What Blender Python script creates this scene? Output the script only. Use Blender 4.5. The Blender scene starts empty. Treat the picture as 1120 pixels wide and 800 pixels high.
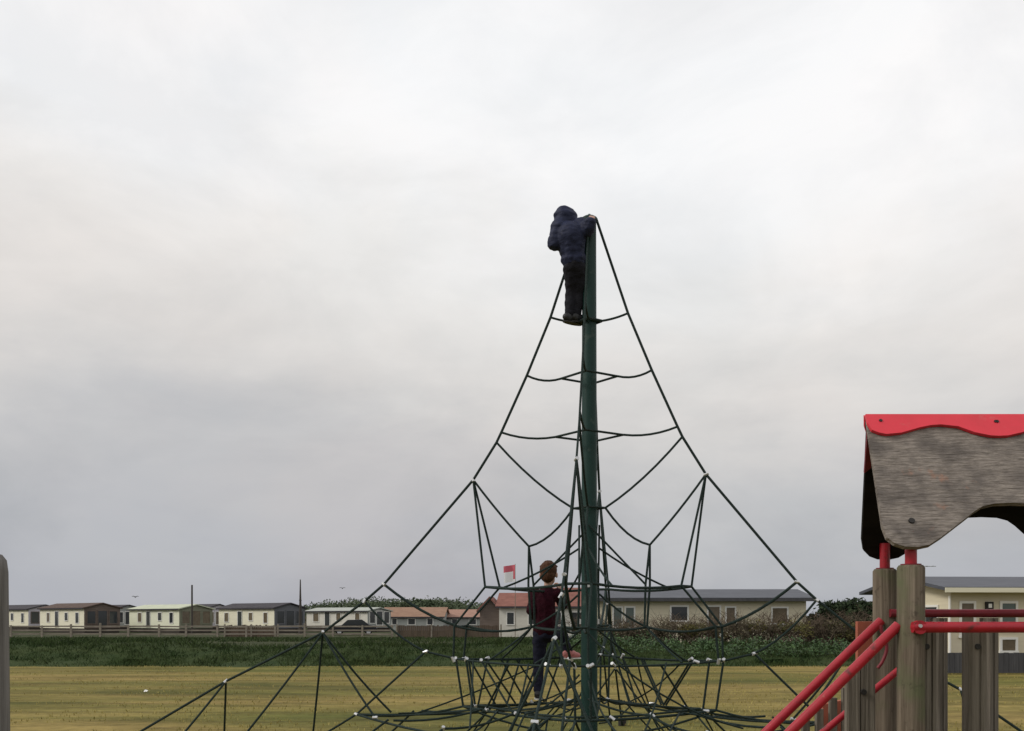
import bpy, bmesh, math, random
from mathutils import Vector, Matrix, Quaternion
R = math.radians
random.seed(11)
scene = bpy.context.scene
col = scene.collection
F = 1100.0; CX = 560.0; HY = 676.0; EYE = 1.6

def at(px, py, Y):
    return Vector(((px-CX)/F*Y, Y, EYE+(HY-py)/F*Y))

# ------------------------------------------------------------------ mesh collector
class MB:
    def __init__(self): self.v=[]; self.f=[]; self.m=[]; self.mi=0
    def add(self, vs, fs):
        o=len(self.v); self.v += [tuple(p) for p in vs]
        for f in fs: self.f.append([i+o for i in f]); self.m.append(self.mi)
    def box(self, c, s, rot=None):
        c=Vector(c); hx,hy,hz=s[0]/2,s[1]/2,s[2]/2
        vs=[Vector((x,y,z)) for x in(-hx,hx) for y in(-hy,hy) for z in(-hz,hz)]
        if rot is not None: vs=[rot@p for p in vs]
        self.add([c+p for p in vs], [(0,1,3,2),(4,6,7,5),(0,4,5,1),(2,3,7,6),(0,2,6,4),(1,5,7,3)])
    def span(self, a, b):
        self.box([(a[i]+b[i])/2 for i in range(3)], [abs(b[i]-a[i]) for i in range(3)])
    def tube(self, pts, r, n=8, caps=True, round_end=False):
        pts=[Vector(p) for p in pts]
        if not isinstance(r,(list,tuple)): r=[r]*len(pts)
        o=[]; fs=[]
        t=(pts[1]-pts[0]).normalized()
        ref=Vector((0,0,1)) if abs(t.z)<.9 else Vector((1,0,0))
        nrm=t.cross(ref).normalized()
        for i,p in enumerate(pts):
            if i==0: t2=(pts[1]-pts[0])
            elif i==len(pts)-1: t2=(pts[-1]-pts[-2])
            else: t2=(pts[i+1]-pts[i]).normalized()+(pts[i]-pts[i-1]).normalized()
            t2=t2.normalized()
            nrm=(nrm-t2*nrm.dot(t2)).normalized(); b=t2.cross(nrm)
            for k in range(n):
                a=2*math.pi*k/n
                o.append(p+nrm*math.cos(a)*r[i]+b*math.sin(a)*r[i])
        for i in range(len(pts)-1):
            for k in range(n):
                k2=(k+1)%n
                fs.append((i*n+k,i*n+k2,(i+1)*n+k2,(i+1)*n+k))
        if caps:
            fs.append(tuple(range(n-1,-1,-1))); fs.append(tuple((len(pts)-1)*n+k for k in range(n)))
        self.add(o,fs)
    def prism(self, pts, off):
        off=Vector(off); n=len(pts); pts=[Vector(p) for p in pts]
        vs=pts+[p+off for p in pts]
        fs=[tuple(range(n)), tuple(range(2*n-1,n-1,-1))]
        for i in range(n):
            j=(i+1)%n; fs.append((i,i+n,j+n,j))
        self.add(vs,fs)
    def build(self, name, mat, parent=None, smooth=False, origin=None, bevel=0):
        me=bpy.data.meshes.new(name)
        v=self.v
        if origin is not None: v=[(p[0]-origin[0],p[1]-origin[1],p[2]-origin[2]) for p in v]
        me.from_pydata(v,[],self.f)
        for m in (mat if isinstance(mat,(list,tuple)) else [mat]): me.materials.append(m)
        for p,mi in zip(me.polygons,self.m): p.material_index=mi; p.use_smooth=smooth
        me.update()
        bm=bmesh.new(); bm.from_mesh(me); bmesh.ops.recalc_face_normals(bm,faces=bm.faces)
        if bevel>0:
            bmesh.ops.bevel(bm,geom=[e for e in bm.edges if e.calc_face_angle(0)>.6],offset=bevel,segments=2,profile=.7,affect='EDGES',clamp_overlap=True)
        bm.to_mesh(me); bm.free()
        if smooth:
            try: me.set_sharp_from_angle(angle=R(40))
            except Exception: pass
        o=bpy.data.objects.new(name,me); col.objects.link(o)
        if parent is not None: o.parent=parent
        elif origin is not None: o.location=origin
        return o

def tag(o,label=None,cat=None,group=None,kind=None):
    if label: o['label']=label
    if cat: o['category']=cat
    if group: o['group']=group
    if kind: o['kind']=kind
    return o
def empty(name,loc,rz=0,label=None,cat=None,group=None):
    o=bpy.data.objects.new(name,None); o.empty_display_size=.2; col.objects.link(o)
    o.location=loc; o.rotation_euler=(0,0,rz)
    return tag(o,label,cat,group)

# ------------------------------------------------------------------ materials
def mat(name, base, rough=.7, metal=0, spec=.4, var=None, scale=(5,5,5), bump=0, bscale=None, coord='Object', detail=6, pos=(.3,.7), island=0, var2=None, scale2=1.0, pos2=(.45,.7), distort=0, var3=None, scale3=3.0, pos3=(.6,.72)):
    m=bpy.data.materials.new(name); m.use_nodes=True
    nt=m.node_tree; b=nt.nodes['Principled BSDF']
    b.inputs['Roughness'].default_value=rough; b.inputs['Metallic'].default_value=metal
    b.inputs['Specular IOR Level'].default_value=spec if rough<.68 else min(spec,.12)
    b.inputs['Base Color'].default_value=(*base,1)
    tc=nt.nodes.new('ShaderNodeTexCoord'); mp=nt.nodes.new('ShaderNodeMapping'); mp.inputs['Scale'].default_value=scale
    nt.links.new(tc.outputs[coord],mp.inputs[0])
    out=None
    if var is not None:
        n=nt.nodes.new('ShaderNodeTexNoise'); n.inputs['Scale'].default_value=1; n.inputs['Detail'].default_value=detail
        n.inputs['Roughness'].default_value=.62; n.inputs['Distortion'].default_value=distort
        nt.links.new(mp.outputs[0],n.inputs['Vector'])
        cr=nt.nodes.new('ShaderNodeValToRGB'); cr.color_ramp.elements[0].position=pos[0]; cr.color_ramp.elements[1].position=pos[1]
        cr.color_ramp.elements[0].color=(*base,1); cr.color_ramp.elements[1].color=(*var,1)
        nt.links.new(n.outputs['Fac'],cr.inputs[0]); out=cr.outputs[0]
    if var2 is not None:
        n2=nt.nodes.new('ShaderNodeTexNoise'); n2.inputs['Scale'].default_value=scale2; n2.inputs['Detail'].default_value=5
        nt.links.new(tc.outputs[coord],n2.inputs['Vector'])
        c2=nt.nodes.new('ShaderNodeValToRGB'); c2.color_ramp.elements[0].position=pos2[0]; c2.color_ramp.elements[1].position=pos2[1]
        c2.color_ramp.elements[0].color=(0,0,0,1); c2.color_ramp.elements[1].color=(1,1,1,1)
        nt.links.new(n2.outputs['Fac'],c2.inputs[0])
        mx=nt.nodes.new('ShaderNodeMix'); mx.data_type='RGBA'
        nt.links.new(c2.outputs[0],mx.inputs['Factor']); mx.inputs['B'].default_value=(*var2,1)
        if out is not None: nt.links.new(out,mx.inputs['A'])
        else: mx.inputs['A'].default_value=(*base,1)
        out=mx.outputs['Result']
    if var3 is not None:
        n4=nt.nodes.new('ShaderNodeTexNoise'); n4.inputs['Scale'].default_value=scale3; n4.inputs['Detail'].default_value=7; n4.inputs['Roughness'].default_value=.65
        nt.links.new(tc.outputs[coord],n4.inputs['Vector'])
        c4=nt.nodes.new('ShaderNodeMapRange'); c4.inputs['From Min'].default_value=pos3[0]; c4.inputs['From Max'].default_value=pos3[1]
        nt.links.new(n4.outputs['Fac'],c4.inputs[0])
        m4=nt.nodes.new('ShaderNodeMix'); m4.data_type='RGBA'; nt.links.new(c4.outputs[0],m4.inputs['Factor']); m4.inputs['B'].default_value=(*var3,1)
        if out is not None: nt.links.new(out,m4.inputs['A'])
        else: m4.inputs['A'].default_value=(*base,1)
        out=m4.outputs['Result']
    if island>0:
        g=nt.nodes.new('ShaderNodeNewGeometry'); mr=nt.nodes.new('ShaderNodeMapRange')
        mr.inputs['To Min'].default_value=1-island; mr.inputs['To Max'].default_value=1+island
        nt.links.new(g.outputs['Random Per Island'],mr.inputs[0])
        hs=nt.nodes.new('ShaderNodeHueSaturation')
        if out is not None: nt.links.new(out,hs.inputs['Color'])
        else: hs.inputs['Color'].default_value=(*base,1)
        nt.links.new(mr.outputs[0],hs.inputs['Value']); out=hs.outputs[0]
    if out is not None: nt.links.new(out,b.inputs['Base Color'])
    if bump>0:
        bp=nt.nodes.new('ShaderNodeBump'); bp.inputs['Strength'].default_value=bump; bp.inputs['Distance'].default_value=.02
        n3=nt.nodes.new('ShaderNodeTexNoise'); n3.inputs['Detail'].default_value=8
        m3=nt.nodes.new('ShaderNodeMapping'); m3.inputs['Scale'].default_value=bscale or scale
        nt.links.new(tc.outputs[coord],m3.inputs[0]); nt.links.new(m3.outputs[0],n3.inputs['Vector']); n3.inputs['Scale'].default_value=1
        nt.links.new(n3.outputs['Fac'],bp.inputs['Height']); nt.links.new(bp.outputs[0],b.inputs['Normal'])
    return m

M={}
M['mast']=mat('mast_green_paint',(.007,.030,.026),.5,spec=.25,var=(.011,.040,.034),scale=(6,6,2),var2=(.045,.07,.06),scale2=9,pos2=(.62,.75))
M['rope']=mat('green_rope',(.011,.021,.019),.75,var=(.028,.042,.038),scale=(60,60,60),bump=.4)
M['clamp']=mat('aluminium_clamp',(.55,.56,.57),.4,.6)
M['wood_post']=mat('weathered_round_post',(.08,.062,.045),.85,var=(.225,.185,.14),scale=(45,45,1.6),bump=.5,bscale=(60,60,2.5),pos=(.32,.72),var2=(.11,.115,.065),scale2=6,pos2=(.48,.7),var3=(.05,.04,.03),scale3=11,pos3=(.60,.72))
M['wood_slat']=mat('weathered_slat',(.085,.074,.058),.85,var=(.22,.195,.16),scale=(50,50,1.5),bump=.5,bscale=(70,70,2.5),pos=(.3,.72))
M['wood_panel']=mat('weathered_plywood',(.125,.108,.094),.88,var=(.32,.28,.245),scale=(20,70,70),bump=.8,bscale=(12,80,80),pos=(.25,.75),detail=9,var2=(.12,.105,.095),scale2=9,pos2=(.42,.68),var3=(.30,.17,.12),scale3=4.2,pos3=(.60,.70))
M['wood_dark']=mat('near_black_panel',(.010,.009,.008),.95,var=(.02,.018,.016),scale=(4,30,30))  # near-black tone for the back roof board, far darker than the front one
M['wood_grey']=mat('grey_weathered_post',(.09,.085,.08),.85,var=(.22,.21,.20),scale=(40,40,1.8),bump=.5,bscale=(60,60,2.5))
M['red_plastic']=mat('red_roof_plastic',(.72,.035,.06),.5,var=(.62,.032,.05),scale=(9,9,9),var3=(.60,.10,.10),scale3=14,pos3=(.60,.75))
M['red_paint']=mat('red_bar_paint',(.40,.012,.026),.36,var=(.31,.011,.022),scale=(12,12,12),var2=(.13,.02,.02),scale2=26,pos2=(.58,.72),var3=(.36,.10,.08),scale3=40,pos3=(.62,.72))
M['red_dull']=mat('dull_red_paint',(.20,.012,.022),.5,var=(.13,.01,.018),scale=(20,20,20))
M['salmon']=mat('faded_red_board',(.42,.13,.08),.7,var=(.3,.10,.07),scale=(8,8,8))
M['bolt']=mat('dark_bolt',(.03,.028,.026),.6,.4)
M['skin']=mat('skin',(.44,.26,.19),.55)
M['hair']=mat('brown_hair',(.045,.02,.011),.7,var=(.09,.042,.022),scale=(60,60,14),bump=.5)
M['maroon']=mat('maroon_knit',(.032,.0035,.009),.85,var=(.018,.0025,.006),scale=(30,30,30),bump=.4,bscale=(80,80,80))
M['jeans']=mat('navy_jeans',(.010,.011,.024),.85,var=(.018,.019,.032),scale=(20,20,20),bump=.3)
M['shoe_black']=mat('black_shoe',(.02,.02,.022),.55)
M['shoe_pink']=mat('pink_shoe',(.55,.21,.2),.6,var=(.42,.14,.14),scale=(20,20,20))
M['sole']=mat('white_sole',(.7,.7,.68),.6)
M['navy']=mat('navy_quilted_jacket',(.011,.014,.036),.62,spec=.2,var=(.02,.026,.062),scale=(14,14,14),bump=.6,bscale=(8,8,22))
M['navy_dark']=mat('black_trousers',(.010,.010,.014),.8,var=(.017,.017,.022),scale=(20,20,20),bump=.3)
M['eye']=mat('eye_dark',(.02,.015,.01),.2)
M['lip']=mat('lip',(.36,.15,.13),.5)
M['glass']=mat('dark_glass',(.03,.035,.04),.08,spec=.6)
M['pane_brown']=mat('curtained_glass',(.10,.075,.05),.15,spec=.5,var=(.16,.13,.09),scale=(3,3,3))
M['pane_green']=mat('green_tinted_glass',(.10,.13,.12),.12,spec=.5)
M['white']=mat('white_frame',(.75,.74,.70),.5)
M['white_wall']=mat('white_render',(.66,.64,.58),.8,var=(.55,.53,.47),scale=(1.5,1.5,3))
M['cream']=mat('cream_cladding',(.60,.52,.37),.7,var=(.52,.45,.32),scale=(.6,.6,9))
M['cream_pale']=mat('pale_cream_cladding',(.80,.77,.62),.7,var=(.70,.67,.52),scale=(.7,.7,8))
M['cream_green']=mat('greenish_cream_cladding',(.76,.77,.62),.7,var=(.66,.67,.52),scale=(.7,.7,8))
M['cream_lit']=mat('buff_boarding',(.68,.62,.47),.75,var=(.60,.54,.41),scale=(.5,.5,14))
M['grey_clad']=mat('grey_cladding',(.34,.36,.34),.7,var=(.28,.29,.28),scale=(1,1,6))
M['brown_clad']=mat('brown_cladding',(.17,.135,.115),.75,var=(.12,.095,.08),scale=(1,1,8))
M['slate_clad']=mat('slate_blue_cladding',(.16,.165,.18),.7,var=(.12,.125,.135),scale=(1,1,7))
M['lilac']=mat('pale_lilac_cladding',(.5,.48,.52),.7,var=(.42,.4,.43),scale=(1,1,6))
M['olive_end']=mat('dark_olive_end',(.24,.245,.18),.75,var=(.17,.175,.13),scale=(1,1,7))  # darker greenish tone for the end wall and end frames of the lime cream caravan
M['roof_dark']=mat('dark_felt_roof',(.045,.042,.05),.8,var=(.07,.066,.072),scale=(1,1,1))
M['roof_brown']=mat('brown_tile_roof',(.085,.06,.052),.8,var=(.12,.085,.07),scale=(2,2,6))
M['roof_pale']=mat('pale_roof',(.52,.55,.42),.7,var=(.44,.47,.36),scale=(1,1,3))
M['roof_grey']=mat('pale_grey_roof',(.42,.44,.40),.7,var=(.34,.36,.33),scale=(1,1,3))
M['roof_slate']=mat('slate_roof',(.05,.055,.07),.65,var=(.08,.086,.105),scale=(1.2,1.2,10),bump=.3,bscale=(3,3,20))
M['roof_orange']=mat('orange_tile_roof',(.31,.20,.14),.8,var=(.23,.14,.10),scale=(1.5,1.5,6))
M['roof_pink']=mat('faded_pink_roof',(.36,.22,.17),.8,var=(.28,.17,.13),scale=(1.5,1.5,6))
M['roof_red']=mat('red_tile_roof',(.27,.125,.10),.8,var=(.18,.08,.065),scale=(1.5,1.5,6))
M['skirt']=mat('dark_skirting',(.05,.042,.036),.85)
M['fence']=mat('bleached_fence_rail',(.30,.265,.215),.85,var=(.18,.155,.125),scale=(2,8,8))
M['fence_brown']=mat('brown_fence_board',(.13,.095,.07),.85,var=(.075,.055,.042),scale=(7,7,1))
M['fence_grey']=mat('grey_close_boarding',(.055,.055,.06),.85,var=(.09,.09,.095),scale=(9,9,1))
M['pole']=mat('tarred_pole',(.07,.062,.055),.85)
M['car']=mat('black_car_paint',(.02,.02,.024),.2,.2)
M['tyre']=mat('tyre_rubber',(.015,.015,.015),.85)
M['flag_red']=mat('flag_red',(.60,.14,.18),.7)
M['flag_white']=mat('flag_white',(.85,.85,.85),.7)
M['bark']=mat('brown_bark',(.08,.06,.045),.9,var=(.13,.10,.08),scale=(20,20,4))
M['twig']=mat('brown_twigs',(.075,.058,.042),.9,island=.4,var=(.15,.115,.085),scale=(3,3,3))
M['leaf_green']=mat('shrub_leaf_green',(.022,.062,.014),.6,island=.5,var=(.045,.085,.02),scale=(2,2,2))
M['leaf_brown']=mat('shrub_leaf_brown',(.075,.062,.04),.7,island=.45,var=(.13,.115,.07),scale=(2,2,2))
M['leaf_olive']=mat('shrub_leaf_olive',(.07,.075,.022),.7,island=.5,var=(.12,.10,.03),scale=(2,2,2))
M['leaf_dark']=mat('dark_hedge_leaf',(.016,.028,.012),.7,island=.5,var=(.03,.045,.018),scale=(2,2,2))
M['wood_far']=mat('far_woodland_leaf',(.055,.075,.042),.8,island=.25,var=(.085,.105,.06),scale=(.2,.2,.2))
M['blade']=mat('rough_grass_blade',(.020,.042,.011),.7,island=.5,var=(.056,.076,.024),scale=(.5,.9,1.5),pos=(.38,.68))
M['blade_dry']=mat('mown_grass_blade',(.25,.225,.07),.7,island=.25,var=(.36,.29,.105),scale=(.12,.8,1))
M['bird']=mat('bird_grey',(.16,.16,.17),.8)
M['paper']=mat('white_scrap',(.75,.75,.72),.7)

# ------------------------------------------------------------------ ground
def field_mat(up=False):
    m=bpy.data.materials.new('mown_field'); m.use_nodes=True; nt=m.node_tree; b=nt.nodes['Principled BSDF']
    b.inputs['Roughness'].default_value=.9; b.inputs['Specular IOR Level'].default_value=.1
    tc=nt.nodes.new('ShaderNodeTexCoord')
    def noise(scale,det=5,dist=0):
        mp=nt.nodes.new('ShaderNodeMapping'); mp.inputs['Scale'].default_value=scale
        n=nt.nodes.new('ShaderNodeTexNoise'); n.inputs['Scale'].default_value=1; n.inputs['Detail'].default_value=det; n.inputs['Distortion'].default_value=dist
        nt.links.new(tc.outputs['Object'],mp.inputs[0]); nt.links.new(mp.outputs[0],n.inputs['Vector']); return n.outputs['Fac']
    def ramp(src,stops):
        c=nt.nodes.new('ShaderNodeValToRGB'); e=c.color_ramp.elements
        while len(e)<len(stops): e.new(.5)
        for el,(p,cc) in zip(e,stops): el.position=p; el.color=(*cc,1)
        nt.links.new(src,c.inputs[0]); return c.outputs[0]
    def mix(f,a,bb,mode='MIX'):
        x=nt.nodes.new('ShaderNodeMix'); x.data_type='RGBA'; x.blend_type=mode
        if isinstance(f,float): x.inputs['Factor'].default_value=f
        else: nt.links.new(f,x.inputs['Factor'])
        nt.links.new(a,x.inputs['A'])
        if isinstance(bb,tuple): x.inputs['B'].default_value=(*bb,1)
        else: nt.links.new(bb,x.inputs['B'])
        return x.outputs['Result']
    base=ramp(noise((.09,.36,1),8,.9),[(.3,(.098,.10,.027)),(.5,(.19,.158,.05)),(.68,(.285,.215,.08))])
    green=ramp(noise((.07,.22,1),4),[(.48,(0,0,0)),(.72,(.75,.75,.75))])
    c=mix(green,base,(.105,.125,.026))
    streak=ramp(noise((.30,1.5,1),7,.8),[(.34,(.66,.65,.60)),(.62,(1.12,1.11,1.08))])
    c=mix(1.0,c,streak,'MULTIPLY')
    fine=ramp(noise((4,9,1),8),[(.3,(.62,.62,.58)),(.72,(1.28,1.26,1.2))])
    c=mix(.8,c,fine,'MULTIPLY')
    nt.links.new(c,b.inputs['Base Color'])
    bp=nt.nodes.new('ShaderNodeBump'); bp.inputs['Strength'].default_value=.5; bp.inputs['Distance'].default_value=.04
    if up:
        cx=nt.nodes.new('ShaderNodeCombineXYZ'); cx.inputs[2].default_value=1; nt.links.new(cx.outputs[0],b.inputs['Normal']); return m
    nt.links.new(noise((12,18,1),8),bp.inputs['Height']); nt.links.new(bp.outputs[0],b.inputs['Normal'])
    return m
g=MB()
S=2500
g.add([(-S,-S,0),(S,-S,0),(S,S,0),(-S,S,0)],[(0,1,2,3)])
tag(g.build('ground',field_mat()),kind='structure')

ps=MB(); ps.add([(-320,43.5,.015),(40,43.5,.015),(160,400,.015),(-320,400,.015)],[(0,1,2,3)])
M['pasture']=mat('rough_pasture',(.024,.036,.012),.95,var=(.058,.058,.026),scale=(.35,.5,1),bump=.5,bscale=(4,6,1))
tag(ps.build('pasture',M['pasture']),kind='structure')
def bank_h(x,y):
    t=(y-33.2)/3.2
    f=max(0,min(1,t)); f=f*f*(3-2*f)
    b=max(0,min(1,(44-y)/5)); b=b*b*(3-2*b)
    h=.58+.09*math.sin(x*.33+1)+.06*math.sin(x*.83)
    end=max(0,min(1,(16.0-x)/2.5))
    return h*f*b*end
bk=MB(); nx,ny=170,26
x0,x1,y0,y1=-30,17,33.0,44.2
vs=[]
for j in range(ny+1):
    for i in range(nx+1):
        x=x0+(x1-x0)*i/nx; y=y0+(y1-y0)*j/ny
        edge=(i in(0,nx) or j in(0,ny))
        z=-.03 if edge else bank_h(x,y)+(.05*random.random() if bank_h(x,y)>.03 else .006)
        vs.append((x,y+(.35*math.sin(x*.9)+.2*math.sin(x*2.3) if j<3 else 0),z))
fs=[(j*(nx+1)+i,j*(nx+1)+i+1,(j+1)*(nx+1)+i+1,(j+1)*(nx+1)+i) for j in range(ny) for i in range(nx)]
bk.add(vs,fs)
M['bank']=mat('bank_earth_grass',(.022,.04,.012),.95,var=(.045,.06,.02),scale=(1,2,2),bump=.5,bscale=(8,8,8))
tag(bk.build('earth_bank',M['bank'],smooth=True),kind='structure')

def blades(mb,x,y,z,h,w,n,spread,lean=.5):
    for _ in range(n):
        a=random.random()*6.283; px=x+random.gauss(0,spread); py=y+random.gauss(0,spread)
        hh=h*random.uniform(.5,1.15); l=random.gauss(0,lean)*hh; l2=random.gauss(0,lean)*hh
        dx,dy=math.cos(a)*w/2,math.sin(a)*w/2
        mb.add([(px-dx,py-dy,z-.03),(px+dx,py+dy,z-.03),(px+l*.5+dx*.6,py+l2*.5+dy*.6,z+hh*.6),(px+l,py+l2,z+hh)],[(0,1,2),(0,2,3)])
gr=MB()
for _ in range(9500):
    x=random.uniform(-24,15.5); y=random.triangular(32.75,38.5,34.5)
    z=bank_h(x,y)
    cl=.5+.5*math.sin(x*1.7+y*2.1)*math.sin(x*.6-y)
    blades(gr,x,y,z,.05+.13*cl*random.random()+(.12 if random.random()<.06 else 0),.022,7,.13)
for _ in range(3800):
    x=random.uniform(-42,1); y=random.uniform(66,80)
    blades(gr,x,y,.015,.08+.14*random.random()**2,.05,5,.3)
for _ in range(1500):
    x=random.uniform(-24,12); y=random.uniform(35.6,38.5); blades(gr,x,y,bank_h(x,y),.22,.022,5,.16)
tag(gr.build('long_grass',M['blade']),'dark green rough grass growing thick along the earth bank','grass',kind='stuff')

gd=MB()
for _ in range(9000):
    y=random.uniform(12,33.4); x=random.uniform(-.56*y,.56*y)
    if math.sin(x*.9+3*math.sin(y*.7))*math.sin(y*1.9+x*.2)<-.1: continue
    blades(gd,x,y,.027,.014,.018,2,.10,1.2)
tag(gd.build('mown_grass',M['blade_dry']),'short yellowing mown grass of the playing field','grass',kind='stuff')

# ------------------------------------------------------------------ climbing net
NX,NY=(644.5-CX)/110.0,10.0
net=empty('climbing_net',(NX,NY,0),0,'tall pyramid climbing net of dark green rope round a green steel mast','climbing net')
def zpy(py): return EYE+(HY-py)/110.0
mm=MB(); mm.tube([(0,0,-.05),(0,0,zpy(242))],[.085,.069],28); mm.build('mast',M['mast'],net,True)
mm=MB(); mm.tube([(0,0,zpy(242)),(0,0,zpy(239)),(0,0,zpy(237))],[.078,.078,.05],24); mm.tube([(0,0,zpy(238)),(0,0,zpy(234.5))],[.018,.012],10); mm.build('mast_cap',M['mast'],net,True)
TH=[R(260),R(350),R(80),R(170)]
def nd(k,r,py,tan=0,z=None):
    a=TH[k%4]; r=r*(1+(.022*r if k%4==3 else -.008*r if k%4==1 else 0)); zz=zpy(py) if z is None else z
    return Vector((math.cos(a)*r-math.sin(a)*tan, math.sin(a)*r+math.cos(a)*tan, zz))
def sagline(p,q,s,n=6):
    return [p.lerp(q,i/n)+Vector((0,0,-s*4*(i/n)*(1-i/n))) for i in range(n+1)]
def rope(name,pts,r=.0115):
    m_=MB(); m_.tube(pts,r,7); return m_.build(name,M['rope'],net,True)
clamps=[]
def clamp(p,d=None,l=.05):
    clamps.append(p); d=(d or Vector((random.gauss(0,1),random.gauss(0,1),random.gauss(0,.6)))).normalized()
    m_=MB(); m_.tube([p-d*l*.5,p+d*l*.5],.0165,8); m_.build('rope_clamp',M['clamp'],net,True)
P_=lambda k,t,r,z:(nd(k,r,0,z=z)).lerp(nd(k+1,r,0,z=z),t)
zP,zR,zQ,zM=zpy(722),.70,.60,zpy(642)
rP,rR,rQ,rM=1.32,1.25,2.3,.98
for k in range(4):
    C=dict(C0=(.07,240),C1=(.385,345),C2=(.62,408),C3=(.873,470),C3b=(.92,481),C4=(1.15,522),C5=(2.03,638),C5b=(2.22,657),C6=(2.63,693),C7=(3.58,750))
    c={n:nd(k,*v) for n,v in C.items()}; c['A']=nd(k,5.0,0,z=-.02)
    rope('corner_rope',[c[n] for n in('C0','C1','C2','C3','C3b','C4','C5','C5b','C6','C7','A')],.0135 if k else .0105)
    l1=nd(k,.12,352); l2=nd(k,.28,413); l3=nd(k,.34,477); i1=nd(k,.16,556)
    rope('spoke_rope',sagline(c['C1'],l1,.01)); rope('spoke_rope',sagline(c['C2'],l2,.035)); rope('spoke_rope',sagline(c['C3'],l3,.035))
    rope('spoke_rope',sagline(c['C3b'],i1,.05))
    rope('ring_rope',[l1,nd(k+1,.12,352)],.016); rope('ring_rope',sagline(l2,nd(k+1,.28,413),.0)); rope('ring_rope',sagline(l3,nd(k+1,.34,477),.0))
    rope('ring_rope',[i1,nd(k+1,.16,556)])
    j=nd(k,.60,597)
    rope('inner_rope',sagline(c['C4'],j,.02)); rope('inner_rope',sagline(j,i1,.07))
    Ma,Mb=nd(k,rM+.03,642,.12),nd(k,rM-.07,642,-.12)
    rope('drop_rope',[c['C4'],Ma]); rope('drop_rope',[c['C4'],Mb])
    k1=nd(k,.57,686)
    rope('drop_rope',[j,nd(k,.60,640,.03),nd(k,.57,686,.05)]); rope('drop_rope',[j,nd(k,.56,640,-.04),nd(k,.55,686,-.05)])
    rope('ring_rope',sagline(Ma,nd(k+1,rM-.07,642,-.12),.03),.0135); rope('ring_rope',[Mb,Ma],.0135)
    N=nd(k,1.29,686); Na,Nb=nd(k,1.31,685,.12),nd(k,1.24,685,-.12)
    rope('inner_rope',[Ma,Na]); rope('inner_rope',[Mb,Nb])
    rope('inner_rope',sagline(c['C5'],N,.05),.0145); rope('ring_rope',[Na,N,Nb])
    Pa,Pb=nd(k,rP,722,.12),nd(k,rP-.05,722,-.12)
    rope('drop_rope',[Na,Pa]); rope('drop_rope',[Nb,Pb])
    rope('inner_rope',sagline(k1,Nb,.05)); rope('inner_rope',sagline(k1,Na,.05))
    rope('inner_rope',sagline(k1,nd(k+1,.57,686),.03))
    for tt in(.30,.62): rope('inner_rope',sagline(k1,P_(k if tt<.5 else k-1,.30 if tt<.5 else .70,rP,zP),.02),.0095)
    rope('inner_rope',sagline(nd(k,.10,650),nd(k,.57,686,.02),.03),.0105); rope('inner_rope',sagline(nd(k,.10,600),Ma.lerp(nd(k+1,rM-.07,642,-.12),.22)-Vector((0,0,.02)),.03),.0105)
    rope('inner_rope',sagline(nd(k,.10,575),nd(k+1,.56,640,-.04),.0),.0105)
    rope('ring_rope',sagline(nd(k,rP,722),nd(k+1,rP,722),.02),.0125 if k in(1,2) else .0105)
    Sn=nd(k,1.62,714)
    rope('outer_rope',sagline(c['C5b'],Sn,.06)); rope('outer_rope',[Sn,nd(k,rP,722)])
    Q=nd(k,rQ,0,z=zQ)
    rope('outer_rope',[Sn,Q]); rope('outer_rope',sagline(c['C6'],P_(k,.12,rQ,zQ),.03)); rope('outer_rope',sagline(c['C6'],P_(k-1,.88,rQ,zQ),.03))
    rope('ring_rope',sagline(Q,nd(k+1,rQ,0,z=zQ),.06,10),.0125)
    rope('ring_rope',sagline(nd(k,rR,0,z=zR),nd(k+1,rR,0,z=zR),.02,8),.0135)
    rope('ring_rope',sagline(nd(k,rR-.16,0,z=zR+.015),nd(k+1,rR-.16,0,z=zR+.015),.02,8),.011)
    rope('ground_rope',sagline(c['C6'],nd(k,3.45,0,.75,z=-.02),.03)); rope('ground_rope',sagline(c['C6'],nd(k,3.0,0,-.7,z=-.02),.03))
    rope('ground_rope',sagline(c['C7'],nd(k,4.05,0,.7,z=-.02),.02)); rope('ground_rope',sagline(c['C7'],nd(k,3.9,0,-.7,z=-.02),.02))
    # vertical and crossing ropes of each face between the waist ring and the foot ring
    ts=[0,.1,.24,.38,.52,.66,.80,.92]
    for i,t in enumerate(ts):
        if i in((0,1,7) if k in(1,2) else (0,1)): rope('face_rope',[P_(k,t,rP,zP-.01),P_(k,t,rR,zR)])
    zig={2:[(.30,.42),(.45,.60),(.58,.70),(.66,.80),(.80,.90)],1:[(.22,.40),(.24,.42),(.62,.42),(.64,.44),(.80,.66),(.86,.72)],0:[(.55,.8)],3:[(.25,.48)]}[k]
    for a_,b_ in zig:
        rope('face_rope',[P_(k,a_,rP,zP-.015),P_(k,b_,rR,zR)],.0105)
        if k in(2,3): rope('face_rope',[P_(k,b_+.01,rP,zP-.015),P_(k,a_-.02,rR,zR)],.0105)
    for t in(.2,.5,.8):
        rope('lower_rope',sagline(P_(k,t,rR,zR),P_(k,t*.9+.05,rQ,zQ),.04))
        rope('lower_rope',sagline(P_(k,t,rQ,zQ),P_(k,.5+(t-.5)*.7,3.6,-.02),.02))
    rope('lower_rope',sagline(nd(k,rR,0,z=zR),Q,.05)); rope('lower_rope',sagline(Q,nd(k,3.3,0,z=-.02),.02))
    rope('lower_rope',sagline(nd(k,rR,0,z=zR),nd(k,.10,0,z=.42),.05)); rope('lower_rope',sagline(P_(k,.5,rR,zR),nd(k,.12,0,z=.80),.03))
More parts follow.
